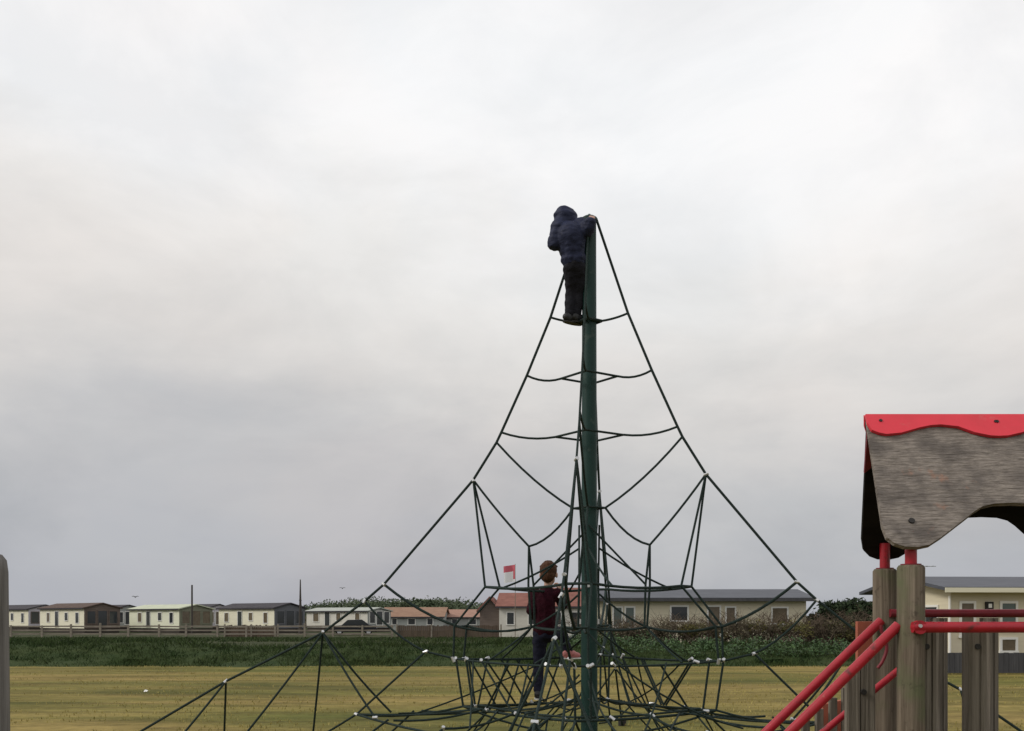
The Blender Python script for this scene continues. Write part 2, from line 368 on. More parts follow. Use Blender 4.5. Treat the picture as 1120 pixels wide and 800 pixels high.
    for q_ in range(4 if k!=2 else 6):
        t0=random.uniform(.05,.95); t1=max(0,min(1,t0+random.choice((-1,1))*random.uniform(.12,.4)))
        rope('web_rope',sagline(P_(k,t0,rR,zR),(P_(k,t1,rQ,zQ-.05*(1-abs(2*t1-1))) if q_%2 else P_(k,t1,random.uniform(2.5,3.2),-.02)),random.uniform(.01,.05)),.009)
    for q_ in range(2):
        t0=random.uniform(.1,.9); t1=random.uniform(.1,.9)
        rope('web_rope',sagline(P_(k,t0,rP,zP),P_(k,t1,rQ*random.uniform(.8,1.0),zQ),random.uniform(.03,.10)),.009)
    for q_ in range(2):
        t0=random.uniform(.1,.9)
        rope('web_rope',sagline(nd(k,.10,0,z=random.uniform(.5,1.3)),P_(k,t0,rR,zR),random.uniform(.0,.08)),.009)
    for p in(c['C4'],c['C5'],c['C5b'],c['C6'],c['C7'],Sn,nd(k,rP,722),Q,P_(k,.12,rQ,zQ),P_(k,.5,rQ,zQ)): clamp(p)
    for p in(Pa,Pb,P_(k,.1,rP,zP),P_(k,.24,rP,zP),P_(k,.8,rP,zP),P_(k,.24,rR,zR),P_(k,.52,rR,zR),P_(k,.92,rR,zR)): clamp(p,None,.055)
    clamp(nd(k,.085,640+40*(k%2)),Vector((0,0,1)))
    a_=MB(); pa=nd(k,5.0,0,z=0); a_.tube([pa+Vector((0,0,-.1)),pa+Vector((0,0,.10))],.06,12); a_.build('ground_anchor',M['bolt'],net,True)

# ------------------------------------------------------------------ people
def capsule(bm,p,q,r0,r1):
    t=bmesh.new()
    for c_,r_ in((p,r0),(q,r1)):
        bmesh.ops.create_icosphere(t,subdivisions=2,radius=r_,matrix=Matrix.Translation(c_))
    h=bmesh.ops.convex_hull(t,input=t.verts)
    bmesh.ops.delete(t,geom=list({e for e in h['geom_interior'] if isinstance(e,bmesh.types.BMVert)}),context='VERTS')
    me=bpy.data.meshes.new('t'); t.to_mesh(me); t.free(); bm.from_mesh(me); bpy.data.meshes.remove(me)
def ell(bm,c,rad,rot=None):
    mtx=Matrix.Translation(c)@((rot.to_4x4()) if rot is not None else Matrix())@Matrix.Diagonal((*rad,1))
    bmesh.ops.create_icosphere(bm,subdivisions=3,radius=1,matrix=mtx)
def blob(name,prims,mat_,parent,voxel=.012,smooth=4,fac=.5):
    bm=bmesh.new()
    for p in prims:
        if p[0]=='c': capsule(bm,Vector(p[1]),Vector(p[2]),p[3],p[4])
        else: ell(bm,Vector(p[1]),p[2],p[3] if len(p)>3 else None)
    me=bpy.data.meshes.new(name); bm.to_mesh(me); bm.free()
    o=bpy.data.objects.new(name,me); col.objects.link(o)
    r=o.modifiers.new('r','REMESH'); r.mode='VOXEL'; r.voxel_size=voxel
    s=o.modifiers.new('s','SMOOTH'); s.iterations=smooth; s.factor=fac
    dg=bpy.context.evaluated_depsgraph_get(); dg.update()
    me2=bpy.data.meshes.new_from_object(o.evaluated_get(dg))
    o.modifiers.clear(); o.data=me2; bpy.data.meshes.remove(me); me2.name=name
    me2.materials.clear(); me2.materials.append(mat_)
    if name in('jumper','jacket','trousers'):
        from mathutils import noise as nz
        sd=len(name)*3.7
        for v in me2.vertices:
            p=v.co; q=Vector((p.x*11+sd,p.y*11,p.z*17)); a=nz.noise(q)*.009+nz.noise(q*2.3)*.004
            if name=='jacket': a+=.0016*math.sin(p.z*95+2*nz.noise(p*6))
            v.co=p+v.normal*a
        me2.update()
    for p in me2.polygons: p.use_smooth=True
    o.parent=parent
    return o
def hand_prims(w,fd,pd,side,grip=.8,s=1.0):
    """palm from wrist w along fd, palm normal pd; fingers curl towards pd; thumb leaves the side"""
    fd=fd.normalized(); pd=(pd-fd*pd.dot(fd)).normalized(); sd=fd.cross(pd)*side
    out=[]
    pe=w+fd*.065*s
    for i in range(4):
        off=sd*(.024-.016*i)*s
        out.append(('c',w+fd*.012*s+off*.6,pe+off,.012*s,.0105*s))
        ln=(.034,.038,.036,.028)[i]*s
        a=grip*.6; d1=(fd*math.cos(a)+pd*math.sin(a)); a2=grip*1.5; d2=(fd*math.cos(a2)+pd*math.sin(a2)); a3=grip*2.3; d3=(fd*math.cos(a3)+pd*math.sin(a3))
        p1=pe+off; p2=p1+d1*ln; p3=p2+d2*ln*.75; p4=p3+d3*ln*.55
        out+=[('c',p1,p2,.0085*s,.008*s),('c',p2,p3,.008*s,.0075*s),('c',p3,p4,.0075*s,.0065*s)]
    b=w+fd*.02*s+sd*.022*s; t1=b+(fd*.5+sd*.75+pd*.35).normalized()*.035*s; t2=t1+(fd*.7+sd*.05+pd*.7).normalized()*.028*s
    out+=[('c',b,t1,.011*s,.009*s),('c',t1,t2,.009*s,.0075*s)]
    return out
def head_prims(c,fw,up,s=1.0):
    fw=fw.normalized(); up=(up-fw*up.dot(fw)).normalized(); rt=fw.cross(up)
    rot=Matrix((rt,fw,up)).transposed()
    E=lambda v,r:('e',c+rot@Vector(v)*s,tuple(x*s for x in r),rot)
    return [E((0,0,.02),(.073,.088,.095)),E((0,.025,-.05),(.055,.062,.058)),E((0,.05,-.085),(.03,.03,.022)),
            E((0,.094,-.018),(.011,.016,.018)),E((0,.083,.0),(.008,.012,.022)),
            E((-.078,.0,-.012),(.01,.02,.028)),E((.078,.0,-.012),(.01,.02,.028))],rot
def face(parent,c,rot,s=1.0):
    for sx in(-1,1):
        e=MB(); bm=None
        blob('eye',[('e',c+rot@Vector((sx*.03,.083,.012))*s,(.011*s,.007*s,.008*s),rot)],M['eye'],parent,.004,1)
    blob('mouth',[('e',c+rot@Vector((0,.083,-.058))*s,(.02*s,.007*s,.006*s),rot)],M['lip'],parent,.004,1)

def person(name,base,label,J,fw,mats,up=Vector((0,0,1)),hood=False,s=1.0,hs=1.0):
    """J: joints in metres relative to base"""
    root=empty(name,base,0,label,'person')
    V=lambda n:Vector(J[n])
    hp,rot=head_prims(V('head'),fw,up,s*hs)
    body=hp+[('c',V('neck'),V('head')-rot@Vector((0,0,.05))*s,.042*s,.045*s),('c',V('chest'),V('neck'),.085*s,.045*s),('c',V('pelvis'),V('chest'),.095*s,.10*s)]
    sh=[]
    for sd in('l','r'):
        body+=[('c',V('chest'),V('sho_'+sd),.06*s,.045*s),('c',V('sho_'+sd),V('elb_'+sd),.043*s,.034*s),('c',V('elb_'+sd),V('wri_'+sd),.034*s,.024*s)]
        body+=[('c',V('pelvis'),V('hip_'+sd),.08*s,.075*s),('c',V('hip_'+sd),V('kne_'+sd),.072*s,.05*s),('c',V('kne_'+sd),V('ank_'+sd),.05*s,.034*s)]
        body+=[('c',V('ank_'+sd),V('toe_'+sd),.032*s,.026*s)]
        body+=hand_prims(V('wri_'+sd),V('fd_'+sd),V('pd_'+sd),-1 if sd=='l' else 1,1.0,s)
    blob('body',body,M['skin'],root,.0055,3)
    face(root,V('head'),rot,s*hs)
    # clothes
    top=[('c',V('hem'),V('chest'),mats['hemr']*s,mats['chr']*s),('c',V('chest'),V('neck')-up*.02*s,mats['chr']*s,.06*s)]
    for sd in('l','r'):
        e=V('elb_'+sd); w=V('wri_'+sd)
        top+=[('c',V('chest'),V('sho_'+sd),.085*s,mats['ar']*s*1.12),('c',V('sho_'+sd),e,mats['ar']*s*1.1,mats['ar']*s),('c',e,e.lerp(w,mats['cuff']),mats['ar']*s,mats['ar']*s*.8)]
        h=V('hip_'+sd); top+=[('c',V('hem'),V('hem')*.45+h*.55+Vector((0,0,.02)),mats['hemr']*s*.9,mats['hemr']*s*.9)]
    if hood:
        hc=V('head')
        top+=[('e',hc+rot@Vector((0,-.012,.012))*s,(.112*s,.135*s,.112*s),rot),('e',hc+rot@Vector((0,.085,-.01))*s,(.092*s,.05*s,.095*s),rot),('c',hc-rot@Vector((0,.03,.06))*s,V('neck'),.09*s,.08*s)]
    for x in mats.get('extra',[]): top.append(x)
    blob(mats['topname'],top,mats['top'],root,.010,4)
    tr=[('c',V('pelvis'),V('pelvis')+Vector((0,0,.04)),.105*s,.10*s)]
    for sd in('l','r'):
        tr+=[('c',V('pelvis'),V('hip_'+sd),.10*s,.088*s),('c',V('hip_'+sd),V('kne_'+sd),.085*s,.062*s),('c',V('kne_'+sd),V('kne_'+sd).lerp(V('ank_'+sd),.93),.062*s,.05*s)]
    blob('trousers',tr,mats['bot'],root,.010,4)
    for sd in('l','r'):
        a,t=V('ank_'+sd),V('toe_'+sd); d=(t-a); d.z=0; d=d.normalized() if d.length>1e-4 else Vector((0,1,0))
        f=Vector((a.x,a.y,a.z-.035*s))
        sm=mats['shoe_'+sd]
        shoe=blob('shoe',[('c',f-d*.04*s+Vector((0,0,.012)),f+d*.06*s+Vector((0,0,.01)),.04*s,.04*s),('c',f+d*.06*s,f+d*.125*s-Vector((0,0,.006)),.038*s,.03*s),('c',f-d*.02*s,a+Vector((0,0,.01)),.042*s,.042*s)],sm,root,.008,3)
        q=math.atan2(d.y,d.x); sl=MB(); n=18
        pts=[]
        for i in range(n):
            an=2*math.pi*i/n; u=math.cos(an)*.125*s+.042*s; v=math.sin(an)*(.043)*s
            pts.append(Vector((f.x+u*math.cos(q)-v*math.sin(q),f.y+u*math.sin(q)+v*math.cos(q),f.z-.045*s)))
        sl.prism(pts,(0,0,.013*s)); sl.build('sole',mats['sole'],shoe)
    if not hood:
        c_=V('head'); s=s*hs
        hb=[('e',c_+rot@Vector((0,-.012,.035))*s,(.082*s,.093*s,.09*s),rot),('e',c_+rot@Vector((0,-.045,-.015))*s,(.07*s,.055*s,.07*s),rot)]
        for i in range(26):
            a=random.uniform(0,6.28); b=random.uniform(.05,1.2)
            v=Vector((math.cos(a)*math.sin(b)*.083,math.sin(a)*math.sin(b)*.09-.014,math.cos(b)*.09+.036))
            if v.y>.05 and v.z<.07: continue
            hb.append(('c',c_+rot@(v*.93)*s,c_+rot@(v*1.0+Vector((random.gauss(0,.007),random.gauss(-.003,.007),-.01)))*s,.013*s,.006*s))
        blob('hair',hb,M['hair'],root,.006,1)
    return root

# child in maroon: joints measured against the net face on which the child stands
def kid_joints(Y,base,spec):
    J={}
    for n,(px,py,dy) in spec.items(): J[n]=at(px,py,Y)+Vector((0,dy,0))-base; 
    for n,(px,py,dy) in spec.items():
        p=at(px,py,Y+dy)-base; J[n]=p
    return J
Yk=10.72; base1=at(592,766,Yk)
J1=kid_joints(Yk,base1,dict(head=(600,628,.0),neck=(599,643,-.01),chest=(596,657,-.01),pelvis=(596,693,.0),hem=(596,688,0),
  sho_l=(584.5,649,0),elb_l=(581,668,-.05),wri_l=(583.5,674,.14),sho_r=(609.5,649,0),elb_r=(616,662,.10),wri_r=(613,647,.24),
  hip_l=(591,694,.0),kne_l=(589,727,.05),ank_l=(588.5,757,-.02),toe_l=(589.5,762,.12),
  hip_r=(602,694,.0),kne_r=(614,692,.27),ank_r=(622,713,.22),toe_r=(631,718,.28)))
J1.update(fd_l=Vector((.1,.9,.2)),pd_l=Vector((.9,0,-.3)),fd_r=Vector((-.1,.3,1)),pd_r=Vector((-.9,.4,0)))
person('person',base1,'child in a maroon jumper and dark jeans climbing the lower ropes, back turned',J1,Vector((.25,1,-.02)),
  dict(top=M['maroon'],topname='jumper',bot=M['jeans'],hemr=.118,chr=.115,ar=.054,cuff=.93,shoe_l=M['shoe_black'],shoe_r=M['shoe_pink'],sole=M['sole']),s=1.0,hs=1.14)
Y2=9.93; base2=at(627,353,Y2)
J2=kid_joints(Y2,base2,dict(head=(619.5,241,.06),neck=(622.5,250,.03),chest=(624,260,.0),pelvis=(628,291,.0),hem=(626,277,0),
  sho_l=(611.5,249,.0),elb_l=(607,266.5,.0),wri_l=(625,266,.26),sho_r=(635,247,.0),elb_r=(642,252,-.06),wri_r=(645.5,244,-.11),
  hip_l=(624.5,294,.0),kne_l=(625,320,.07),ank_l=(622.5,345,.04),toe_l=(632,350,.11),
  hip_r=(632,294,.0),kne_r=(633,320,.07),ank_r=(631,345,.07),toe_r=(639,350,.12)))
J2.update(fd_l=Vector((.9,.3,.2)),pd_l=Vector((.3,-1,0)),fd_r=Vector((.25,.25,.9)),pd_r=Vector((.1,.9,-.2)))
person('person',base2,'child in a hooded navy jacket clinging to the very top of the mast',J2,Vector((.80,.45,-.55)),
  dict(top=M['navy'],topname='jacket',bot=M['navy_dark'],hemr=.125,chr=.165,ar=.080,cuff=.95,shoe_l=M['shoe_black'],shoe_r=M['shoe_black'],sole=M['bolt']),hood=True,s=.97)

# ------------------------------------------------------------------ play tower
tb=Vector((2.3,4.85,0)); tower=empty('play_tower',tb,0,'wooden play tower with a scalloped red ridge, arched roof boards and red handrails','play tower')
def T(mb,name,m_,parent=tower,smooth=False,bevel=0):
    return mb.build(name,m_,parent,smooth,origin=tb if parent is tower else (0,0,0),bevel=bevel)
RZ=2.571; RY=4.85; RX=1.706
ru=Vector((1,0,0)); df=Vector((-.08,-.43,-.667)).normalized(); db=Vector((.10,.43,-.667)).normalized()
R0=Vector((RX,RY,RZ))
def trace(px,py):
    d=Vector(((px-CX)/F,1,(HY-py)/F)); o=Vector((0,0,EYE)); n=ru.cross(df)
    t=(R0-o).dot(n)/d.dot(n); p=o+d*t-R0
    # p = s*u + v*df
    v=p.z/df.z; s_=p.x-v*df.x
    return s_,v
HALF=.615
wood=[(948,456),(949.5,470),(956,512),(962,552),(965.5,575),(970,587),(979,594),(990,597.5),(1005,598),(1017,595.5),(1030,587),(1043,577),(1056,567),(1066,559),(1075,553.5),(1088,550.5)]
wl=[trace(*p) for p in wood]
wl=[(max(s_,.004),v) for s_,v in wl]
wl[0]=(.004,.0)
outline=wl+[(HALF,wl[-1][1]-.004)]+[(2*HALF-s_,v) for s_,v in reversed(wl)]
trim=[(948,453),(949,465),(954,473),(962,476),(970,477.5),(986,476),(1007,470),(1018,467.8),(1029,467),(1048,469),(1066,475.5),(1083,479),(1092,479.5)]
tl=[trace(*p) for p in trim]; tl=[(s_-.006,v) for s_,v in tl]; tl[0]=(-.006,.0)
toutline=tl[:-1]+[(HALF,tl[-1][1])]+[(2*HALF-s_,v) for s_,v in reversed(tl[:-1])]
for d,nm in((df,'front'),(db,'back')):
    n=ru.cross(d); n=n if n.z>0 else -n; n.normalize()
    pl=lambda s_,v,h:R0+ru*s_+d*v+n*h
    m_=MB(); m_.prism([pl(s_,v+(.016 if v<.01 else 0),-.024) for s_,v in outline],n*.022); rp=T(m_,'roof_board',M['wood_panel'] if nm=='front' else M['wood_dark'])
    m_=MB(); m_.prism([pl(s_,v,.001) for s_,v in toutline],n*.016); T(m_,'ridge_trim',M['red_plastic'])
    for sp in((962,463),(1089,464)):
        s_,v=trace(*sp)
        for q in ({s_,2*HALF-s_}):
            m_=MB(); m_.tube([pl(q,v,.012),pl(q,v,.021)],.008,12); T(m_,'bolt',M['bolt'])
    s_,v=trace(997,570)
    for q in(s_,2*HALF-s_):
        m_=MB(); m_.tube([pl(q,v,-.006),pl(q,v,.006)],.014,12); T(m_,'bolt',M['bolt'])
    # end batten that joins the two slopes
    if nm=='back':
        m_=MB(); m_.prism([pl(-.002,.03,-.030),pl(-.002,.28,-.030),pl(.03,.25,-.030),pl(.03,.03,-.030)],n*-.016); T(m_,'end_batten',M['red_dull'])
posts=[(at(996.3,676,4.5),.060,1.835),(at(967.8,676,5.2),.060,1.852)]
posts+=[(posts[0][0]+Vector((.96,0,0)),.060,1.835),(posts[1][0]+Vector((.98,0,0)),.060,1.852)]
for p,r_,zt in posts:
    m_=MB(); m_.tube([(p.x,p.y,-.05),(p.x,p.y,.9),(p.x,p.y,zt-.012),(p.x,p.y,zt)],[r_*.98,r_,r_,r_-.008],24); T(m_,'post',M['wood_post'],smooth=True)
    m_=MB(); m_.tube([(p.x,p.y,zt-.1),(p.x,p.y,1.985)],.026,18); T(m_,'roof_pole',M['red_paint'] if p.y<5 else M['red_paint'],smooth=True)
    m_=MB(); m_.tube([(p.x,p.y,zt-.001),(p.x,p.y,zt+.006)],.045,18); T(m_,'pole_collar',M['red_dull'],smooth=True)
A,B=posts[0][0],posts[1][0]
yb=4.425
m_=MB(); m_.tube([at(998,686.3,yb),(A.x+.97,yb,at(0,686.3,yb).z)],.0245,18); T(m_,'guard_bar',M['red_paint'],smooth=True)
for x in(A.x+.005,A.x+.96):
    m_=MB(); z=at(0,686.3,yb).z; m_.tube([(x,yb-.02,z),(x,4.46,z)],.030,16); T(m_,'bar_bracket',M['red_paint'],smooth=True)
    m_=MB(); m_.tube([(x-.004,yb-.032,z+.006),(x-.004,yb-.018,z+.006)],.008,10); T(m_,'bolt',M['clamp'],smooth=True)
m_=MB(); m_.tube([(B.x,5.13,at(0,671,5.13).z),(B.x+.98,5.13,at(0,671,5.13).z)],.021,16); T(m_,'guard_bar',M['red_dull'],smooth=True)
# upright slats below the guard bar
def slat(cx,w,y,zt,zb,r=.012):
    m_=MB()
    prof=[(-w/2,.030),(w/2,.030),(w/2,-.006),(w*.36,-.026),(w*.16,-.030),(w*.10,-.022),(w*.04,-.030),(-w*.2,-.033),(-w*.42,-.024),(-w/2,-.004)]
    m_.prism([(cx+a,y+b,zb) for a,b in prof],(0,0,zt-zb)); T(m_,'slat',M['wood_slat'],bevel=.003)
for x0_,x1_,bx_,p0,p1 in((1006,1023.5,1014,1019,1036),(1055,1078.5,1070,1074,1091.5)):
    c_=at((x0_+x1_)/2,690,4.56); slat(c_.x,(x1_-x0_)/F*4.56,4.56,1.545,.93)
    b_=at(bx_,707.5,4.52); m_=MB(); m_.tube([(b_.x,4.52,b_.z),(b_.x,4.545,b_.z)],.013,12); T(m_,'bolt',M['bolt'],smooth=True)
    c_=at((p0+p1)/2,690,5.13); slat(c_.x,(p1-p0)/F*5.13,5.13,1.60,.93)
# deck
m_=MB()
for i in range(7):
    y=4.47+i*.105; m_.span((A.x-.02,y,.91),(A.x+1.06,y+.098,.945))
T(m_,'deck',M['wood_slat'])
m_=MB(); m_.span((A.x+.06,4.47,.80),(A.x+.90,4.51,.905)); T(m_,'deck_beam',M['wood_slat'])
m_=MB(); m_.span((B.x+.06,5.18,.80),(B.x+.90,5.22,.905)); T(m_,'deck_beam',M['wood_slat'])
# stair handrails, stringers and boards
def rail(p,q,r,name='handrail',m2='red_paint'):
    m_=MB(); m_.tube([p,q],r,18); return T(m_,name,M[m2],smooth=True)
a0=at(982.5,684,4.50); a1=a0+(at(866,799,4.50)-a0)*1.75
b0=at(964,679,5.14); b1=b0+(at(842,797,5.14)-b0)*1.75
rail(a0,a1,.0228); rail(b0,b1,.0235)
for o0,o1 in((a0,a1),(b0,b1)):
    m_=MB(); e=Vector((o1.x,o1.y,0)); m_.tube([o1,e],.022,14); T(m_,'rail_foot',M['red_paint'],smooth=True)
c0=at(983,733,4.95); c1=c0+(at(905,797,4.95)-c0)*1.6
rail(c0,c1,.017,'lower_rail')
m_=MB(); pts=[at(964,684,5.05)]+[at(964+6*math.sin(math.pi*t),690+36*t,5.05) for t in(0,.15,.3,.45,.6,.75,.9,1)]+[at(960,731,5.05)]
m_.tube(pts,.0085,10); T(m_,'rail_loop',M['red_dull'],smooth=True)
def board(x0,x1,pyt,pyb_z,Y,mt,name='stair_board',tilt=0):
    p=at(x0,pyt,Y); q=at(x1,pyt-tilt,Y)
    m_=MB(); m_.prism([(p.x,Y,pyb_z),(q.x,Y,pyb_z),(q.x,Y,q.z),(p.x,Y,p.z)],(0,.035,0)); return T(m_,name,M[mt],bevel=.003)
board(926,941,741,.55,4.75,'wood_slat',tilt=13); board(941.6,957.5,727,.55,4.752,'wood_slat',tilt=13)
m_=MB(); b_=at(944,757,4.75); m_.tube([(b_.x,4.735,b_.z),(b_.x,4.76,b_.z)],.013,12); T(m_,'bolt',M['bolt'],smooth=True)
board(938,957,680,1.32,5.32,'salmon','end_panel'); 
for x in(878,893,908,922): board(x,x+8,1490-x*.8,.35,5.3,'wood_slat')
board(900,925,771,.5,5.42,'salmon','end_panel',tilt=6)
for i in range(4):
    f=.2+.2*i; p=a0.lerp(a1,f); z=max(.12,p.z-.62)
    m_=MB(); m_.span((p.x-.09,4.5,z),(p.x+.09,5.1,z+.04)); T(m_,'tread',M['wood_slat'])

# ------------------------------------------------------------------ near post at the left edge
lp=at(-13,604,3.0); 
pst=MB(); top=Vector((lp.x,3.0,lp.z)); bot=Vector(((-5.5-CX)/F*3.0,3.0,-.05))
dirn=(top-bot).normalized()
pst.tube([bot,top-dirn*.06,top-dirn*.025,top-dirn*.008,top],[.054,.054,.050,.038,.012],28)
tag(pst.build('wooden_post',M['wood_grey'],None,True,origin=(bot.x,3.0,0)),'grey weathered wooden post with a rounded top at the left edge of the field','post')

# ------------------------------------------------------------------ buildings
def win(root,plane,a0,a1,z0,z1,pane='glass',frame='white',L=0,name='window',fw=.07):
    """plane: 'front' (y=0, a along x) / 'right' (x=L, a along y) / 'left' (x=0)"""
    def P(a,z,o):
        if plane=='front': return (a,-o,z)
        if plane=='right': return (L+o,a,z)
        return (-o,a,z)
    def bar(m_,a,b,c,d,o0,o1):
        p,q=P(a,c,o0),P(b,d,o1); m_.span(p,q)
    f=MB()
    bar(f,a0,a1,z1-fw,z1,.001,.05); bar(f,a0-.02,a1+.02,z0,z0+fw,.001,.06)
    bar(f,a0,a0+fw,z0+fw,z1-fw,.001,.05); bar(f,a1-fw,a1,z0+fw,z1-fw,.001,.05)
    if a1-a0>1.3: bar(f,(a0+a1)/2-fw/2,(a0+a1)/2+fw/2,z0+fw,z1-fw,.001,.048)
    fo=f.build(name,M[frame],root)
    g_=MB(); bar(g_,a0+fw*.9,a1-fw*.9,z0+fw*.9,z1-fw*.9,.002,.02); g_.build('pane' if name=='window' else 'panel',M[pane],fo)
def building(name,loc,ang,L,W,eave,ridge,wall,roof,label,cat,group=None,base=.0,endwall=None,over=.25,skirt=0,wins=(),fascia='roof_dark',hip=0):
    root=empty(name,loc,ang,label,cat,group)
    zb=base+skirt
    w=MB(); w.span((0,0,zb),(L,W,eave)); 
    # gables
    if not hip:
        e=1.0
        w.add([(0,0,eave-.001),(0,W,eave-.001),(0,W/2,ridge-.03)],[(0,1,2)])
        w.add([(L,0,eave-.001),(L,W,eave-.001),(L,W/2,ridge-.03)],[(0,1,2)])
    w.build('wall',M[wall],root)
    if endwall:
        ew=MB(); ew.prism([(L+.004,.0,zb),(L+.004,W,zb),(L+.004,W,eave),(L+.004,W/2,ridge-.02),(L+.004,0,eave)],(.02,0,0)); ew.build('end_wall',M[endwall],root)
    if skirt>0:
        s_=MB(); s_.span((.06,.06,0),(L-.06,W-.06,zb)); s_.build('skirting',M['skirt'],root)
    r=MB(); t=.10; k=(ridge-eave)/(W/2); zo=eave-over*k
    hx=hip
    x0_,x1_=-over,L+over
    if hip:
        r.add([(x0_,-over,zo),(x1_,-over,zo),(x1_,W+over,zo),(x0_,W+over,zo),(x0_+hip,W/2,ridge),(x1_-hip,W/2,ridge)],[(0,1,5,4),(2,3,4,5),(1,2,5),(3,0,4),(3,2,1,0)])
    else:
        r.prism([(x0_,-over,zo),(x0_,W/2,ridge),(x0_,W+over,zo),(x0_,W+over,zo+t),(x0_,W/2,ridge+t),(x0_,-over,zo+t)],(x1_-x0_,0,0))
    ro=r.build('roof',M[roof],root)
    fa=MB(); fa.span((x0_+.02,-over-.03,zo-.06),(x1_-.02,-over-.004,zo+t*.8)); fa.build('gutter',M[fascia],root)
    for w_ in wins:
        pl,a0,a1,z0,z1,pane,frame=w_[:7]; nm=w_[7] if len(w_)>7 else 'window'
        win(root,pl,a0,a1,z0,z1,pane,frame,L+(.024 if endwall else 0),nm)
    return root
def caravan(pxc,D,wall,endw,roof,label,L=10.2,W=3.9,eave=2.62,ridge=3.1,ang=-41,pane='glass',endpane='glass',endframe='brown_clad',frame='white'):
    a=R(ang); d=Vector((math.cos(a),math.sin(a),0)); c=at(pxc,HY,D); o=Vector((c.x,c.y,0))-d*L
    rv=random.Random(int(pxc)); j1,j2,j3=rv.uniform(-.35,.2),rv.uniform(-.5,.5),rv.uniform(-.5,.5)
    ws=[('front',L-1.9,L-1.1,1.0,2.2,pane,frame),('front',L-4.4+j2,L-3.6+j2,1.25,2.2,rv.choice((pane,'pane_brown','glass')),frame),('front',L-6.6,L-5.7,.62,2.35,'glass',frame,'door'),('front',L-8.6+j3,L-7.7+j3+j1,1.1,2.2,rv.choice((pane,'pane_brown')),frame),
        ('right',.25,1.25,.95,2.35,endpane,endframe),('right',1.4,2.5,.75,2.4,endpane,endframe),('right',2.65,3.65,.95,2.35,endpane,endframe)]
    return building('static_caravan',o,a,L,W,eave,ridge,wall,roof,label,'caravan','static caravans beyond the fence',endwall=endw,skirt=.5,wins=ws,over=.22)
caravan(31,118,'cream_pale','lilac','roof_dark','pale cream static caravan at the far left end of the row',frame='white')
caravan(92,104,'cream_pale','brown_clad','roof_brown','cream static caravan with a brown glazed end under a brown roof')
caravan(124,120,'grey_clad','grey_clad','roof_dark','grey caravan end with one black window between brown and lime cream caravans',endframe='white')
caravan(196,104,'cream_green','olive_end','roof_pale','lime cream static caravan with a pale flat looking roof below a bare pole',pane='glass',endpane='pane_brown',endframe='olive_end',eave=2.52,ridge=2.95)
caravan(224,120,'lilac','lilac','roof_dark','lilac white caravan end with a dark gable roof beside the lime cream caravan',endframe='white',endpane='pane_brown',ridge=3.2)
caravan(300,104,'cream_pale','slate_clad','roof_dark','cream static caravan with a slate blue end beside the tapered pole',pane='pane_brown',endframe='slate_clad')
caravan(402,112,'white_wall','grey_clad','roof_grey','white static caravan with a pale grey roof behind the black car',L=9.5,ang=-34,eave=2.35,ridge=2.7,endframe='white',pane='pane_brown')
# orange and pink roofed chalets
c=at(418,HY,125); building('chalet',(c.x,c.y,0),R(-4),7.6,5.5,1.75,2.85,'grey_clad','roof_orange','grey chalet with a bright orange tiled roof','chalet','low chalets in front of the wooded rise',wins=[('front',1.2,1.9,.7,1.55,'glass','white'),('front',3.2,4.2,.7,1.55,'glass','white'),('front',5.6,6.4,.7,1.55,'glass','white')])
c=at(487,HY,128); building('chalet',(c.x,c.y,0),R(-3),5.2,5,1.7,2.6,'grey_clad','roof_pink','grey chalet with a faded pink roof beside the orange roofed one','chalet','low chalets in front of the wooded rise',wins=[('front',.8,1.6,.7,1.5,'glass','white'),('front',3.0,4.0,.7,1.5,'glass','white')])
# red roofed houses
c=at(546,HY,84); hs=building('house',(c.x,c.y,0),R(-6),4.2,5,2.6,3.65,'white_wall','roof_red','white house with a red tiled roof and a brown gabled porch, left of the child','house',wins=[('front',.6,1.3,1.0,2.1,'glass','white'),('front',2.4,3.3,1.0,2.1,'glass','white')],over=.3)
pr=MB(); pr.span((-1.7,.5,0),(-.02,3.2,2.3)); pr.add([(-1.7,.5,2.3),(-.02,.5,2.3),(-.86,.5,3.2)],[(0,1,2)]); pr.build('porch',M['brown_clad'],hs)
pr=MB(); pr.prism([(-1.95,.2,2.08),(-.86,.2,3.22),(-.05,.2,2.4),(-.05,.2,2.55),(-.86,.2,3.4),(-1.95,.2,2.22)],(0,3.2,0)); pr.build('porch_roof',M['roof_red'],hs)
c=at(598,HY,80); building('house',(c.x,c.y,0),R(4),3.4,6,2.55,4.0,'white_wall','roof_red','white house with a steep red roof, half hidden between the child and the mast','house',wins=[('front',.5,1.2,1.0,2.1,'glass','white'),('front',1.9,2.9,.2,2.1,'glass','white','door')],over=.25)
# long cream bungalow
c=at(652,HY,45)
def bx(px,D=44.0,o=c.x): return (px-CX)/F*D-o
bl=building('bungalow',(c.x,45,0),R(-2.2),9.3,6.0,2.44,2.86,'cream_lit','roof_slate','long buff bungalow with a slate roof behind the hedge','bungalow',over=.35,fascia='fence_grey',
  wins=[('front',.72,1.20,1.15,2.12,'pane_green','white'),('front',1.26,1.75,1.15,2.12,'pane_green','white'),('front',3.28,4.12,1.42,2.16,'glass','white'),('front',4.92,5.55,.35,2.16,'pane_brown','white','door'),('front',5.72,6.22,1.2,2.12,'pane_brown','white'),('front',7.75,8.52,1.3,2.1,'pane_brown','white'),
        ('right',1.2,2.4,1.2,2.1,'pane_brown','white'),('right',3.6,4.6,1.2,2.1,'glass','white')])
